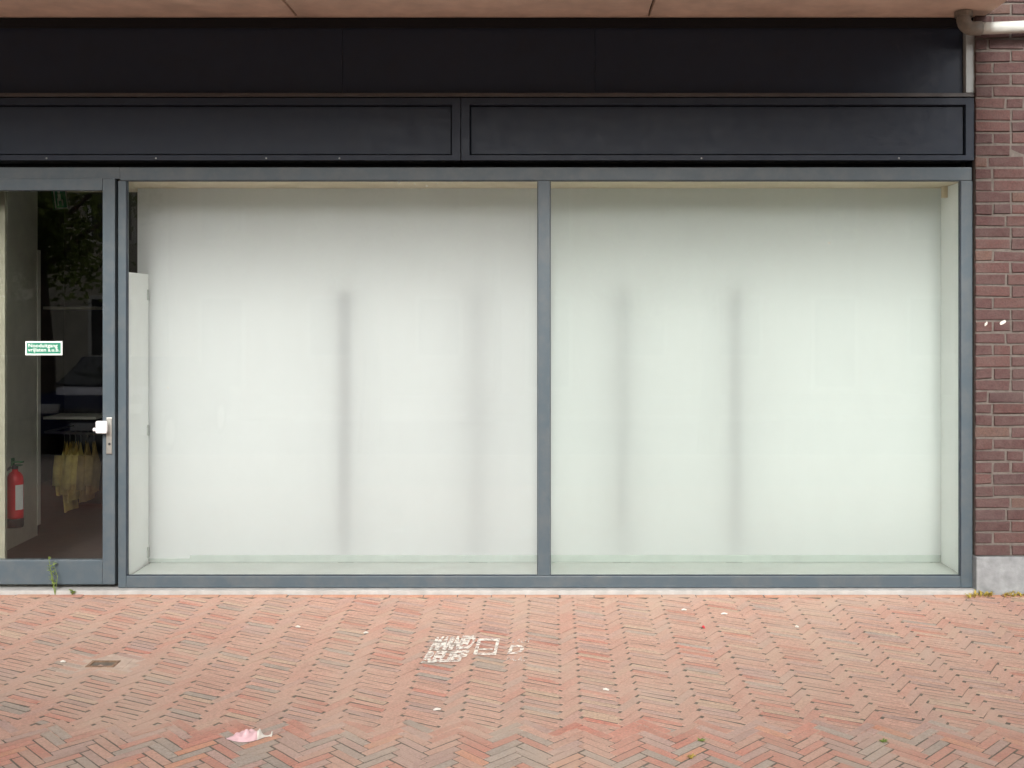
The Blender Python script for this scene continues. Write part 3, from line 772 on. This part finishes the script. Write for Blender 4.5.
def tree(x, y, h, r, label, seed):
    rg = random.Random(seed); t = thing('street_tree', (x, y, zk), label, 'tree', 'street trees')
    o = MB(); o.tube([(x, y, zk - .1), (x + .05, y, zk + 1.2), (x - .04, y + .05, h * .55), (x, y, h * .9)], [.17, .13, .10, .03], 10)
    for k in range(9):
        a = rg.uniform(0, 6.28); z0 = h * rg.uniform(.4, .7)
        o.tube([(x, y, z0), (x + math.cos(a) * r * .4, y + math.sin(a) * r * .4, z0 + .6), (x + math.cos(a) * r * .8, y + math.sin(a) * r * .8, z0 + 1.0)], [.05, .03, .012], 6)
    o.build('trunk', M['bark'], t)
    lf = MB()
    cl = [Vector((x + rg.gauss(0, r * .45), y + rg.gauss(0, r * .45), h * .72 + rg.gauss(0, h * .13))) for _ in range(46)]
    for c in cl:
        for k in range(90):
            p = c + Vector((rg.gauss(0, .3), rg.gauss(0, .3), rg.gauss(0, .22)))
            u = Vector((rg.gauss(0, 1), rg.gauss(0, 1), rg.gauss(0, 1))).normalized() * .07; w = u.orthogonal().normalized() * .04
            lf.add([p - u, p + w, p + u, p - w], [(0, 1, 2, 3)])
    lf.build('crown', M['leaf'], t)
tree(-7.3, -9.6, 4.4, 1.7, 'small leafy street tree reflected in the door glass', 3)
tree(-2.5, -9.8, 4.7, 1.8, 'leafy street tree at the kerb opposite the left pane', 8)
tree(2.6, -9.7, 4.6, 1.8, 'leafy street tree at the kerb opposite the right pane', 9)
tree(-12.5, -9.6, 4.6, 1.6, 'small leafy street tree at the kerb further left', 4)
def car(x, y, m, label):
    t = thing('parked_car', (x, y, zk - .12), label, 'car', 'cars parked along the kerb')
    zb = zk - .12
    prof = [(-2.05, .35), (-2.1, .62), (-1.95, .82), (-1.15, .95), (-.55, 1.40), (.75, 1.44), (1.45, 1.02), (1.95, .92), (2.1, .7), (2.08, .35)]
    o = MB(); vs = []
    for s, ins in ((-1, 0), (1, 0)):
        for (a, b) in prof: vs.append((x + a, y + s * (.86 if b < 1.0 else .68), zb + b))
    n = len(prof)
    o.add(vs, [tuple(range(n)), tuple(range(n, 2 * n))[::-1]] + [(i, (i + 1) % n, n + (i + 1) % n, n + i) for i in range(n)])
    o.build('body', m, t)
    for s in (-1, 1):
        w = MB(); yy = y + s * .79
        w.add([(x - 1.0, y + s * .85, zb + .99), (x - .52, y + s * .70, zb + 1.36), (x + .72, y + s * .70, zb + 1.39), (x + 1.3, y + s * .85, zb + 1.03)], [(0, 1, 2, 3)]); w.build('side_window', M['house_glass'], t)
    for cx in (-1.3, 1.3):
        for s in (-1, 1):
            wh = MB().tube([(x + cx, y + s * .68, zb + .31), (x + cx, y + s * .89, zb + .31)], .31, 20).build('wheel', M['black'], t)
            MB().tube([(x + cx, y + s * .89, zb + .31), (x + cx, y + s * .90, zb + .31)], .2, 16).build('rim', M['steel'], wh)
    t.rotation_euler = (0, 0, R(90))
    q = MB(); q.add([(x + .80, y - .62, zb + 1.425), (x + .80, y + .62, zb + 1.425), (x + 1.44, y + .76, zb + 1.05), (x + 1.44, y - .76, zb + 1.05)], [(0, 3, 2, 1)]); q.build('windscreen', M['house_glass'], t)
    MB().box(x + 2.0, x + 2.13, y - .42, y + .42, zb + .56, zb + .74, .02).build('grille', M['black'], t)
    MB().box(x + 2.08, x + 2.145, y - .26, y + .26, zb + .42, zb + .53, .005).build('number_plate', M['lamp'], t)
    for s in (-1, 1):
        MB().box(x + 1.9, x + 2.12, y + s * .6 - .16, y + s * .6 + .16, zb + .66, zb + .8, .03).build('headlight', M['lamp'], t)
car(-6.45, -11.3, M['carblue'], 'dark blue car parked by the kerb, reflected in the door')
car(-9.3, -11.3, M['cargrey'], 'silver car parked by the kerb left of the blue one')

# ------------------------------------------------------------------ world, sun, camera
SE = 30
w = bpy.data.worlds.new('World'); sc.world = w; w.use_nodes = True
nt = w.node_tree; bg = nt.nodes['Background']
sky = nt.nodes.new('ShaderNodeTexSky'); sky.sky_type = 'NISHITA'; sky.sun_disc = False
sky.sun_elevation = R(SE); sky.sun_rotation = R(180); sky.air_density = 1.0; sky.dust_density = 4.0; sky.ozone_density = 1.0
hs = N(nt, 'ShaderNodeHueSaturation', Saturation=.22)
nt.links.new(sky.outputs[0], hs.inputs['Color']); nt.links.new(hs.outputs[0], bg.inputs['Color'])
bg.inputs['Strength'].default_value = .15
sun = bpy.data.lights.new('sun', 'SUN'); sun.energy = 1.5; sun.angle = R(12.5); sun.color = (1, .975, .94)
so = bpy.data.objects.new('sun', sun); COL.objects.link(so); so.rotation_euler = (R(90 - SE), 0, 0)
so.location = (0, -8, 9)

cam = bpy.data.cameras.new('camera'); co = bpy.data.objects.new('camera', cam); COL.objects.link(co)
co.location = (CX, -D, CZ); co.rotation_euler = (R(90), 0, 0)
cam.sensor_width = 36; cam.lens = F / 1024 * 36
cam.shift_x = -(VX - 512) / 1024; cam.shift_y = -(384 - VY) / 1024
cam.clip_end = 1000; cam.clip_start = .05
sc.camera = co
sc.view_settings.view_transform = 'Standard'; sc.view_settings.look = 'None'
sc.view_settings.exposure = .75; sc.view_settings.gamma = 1
sc.render.engine = 'CYCLES'
sc.cycles.use_denoising = True
sc.cycles.max_bounces = 10; sc.cycles.diffuse_bounces = 6; sc.cycles.transparent_max_bounces = 12
sc.cycles.sample_clamp_indirect = 6
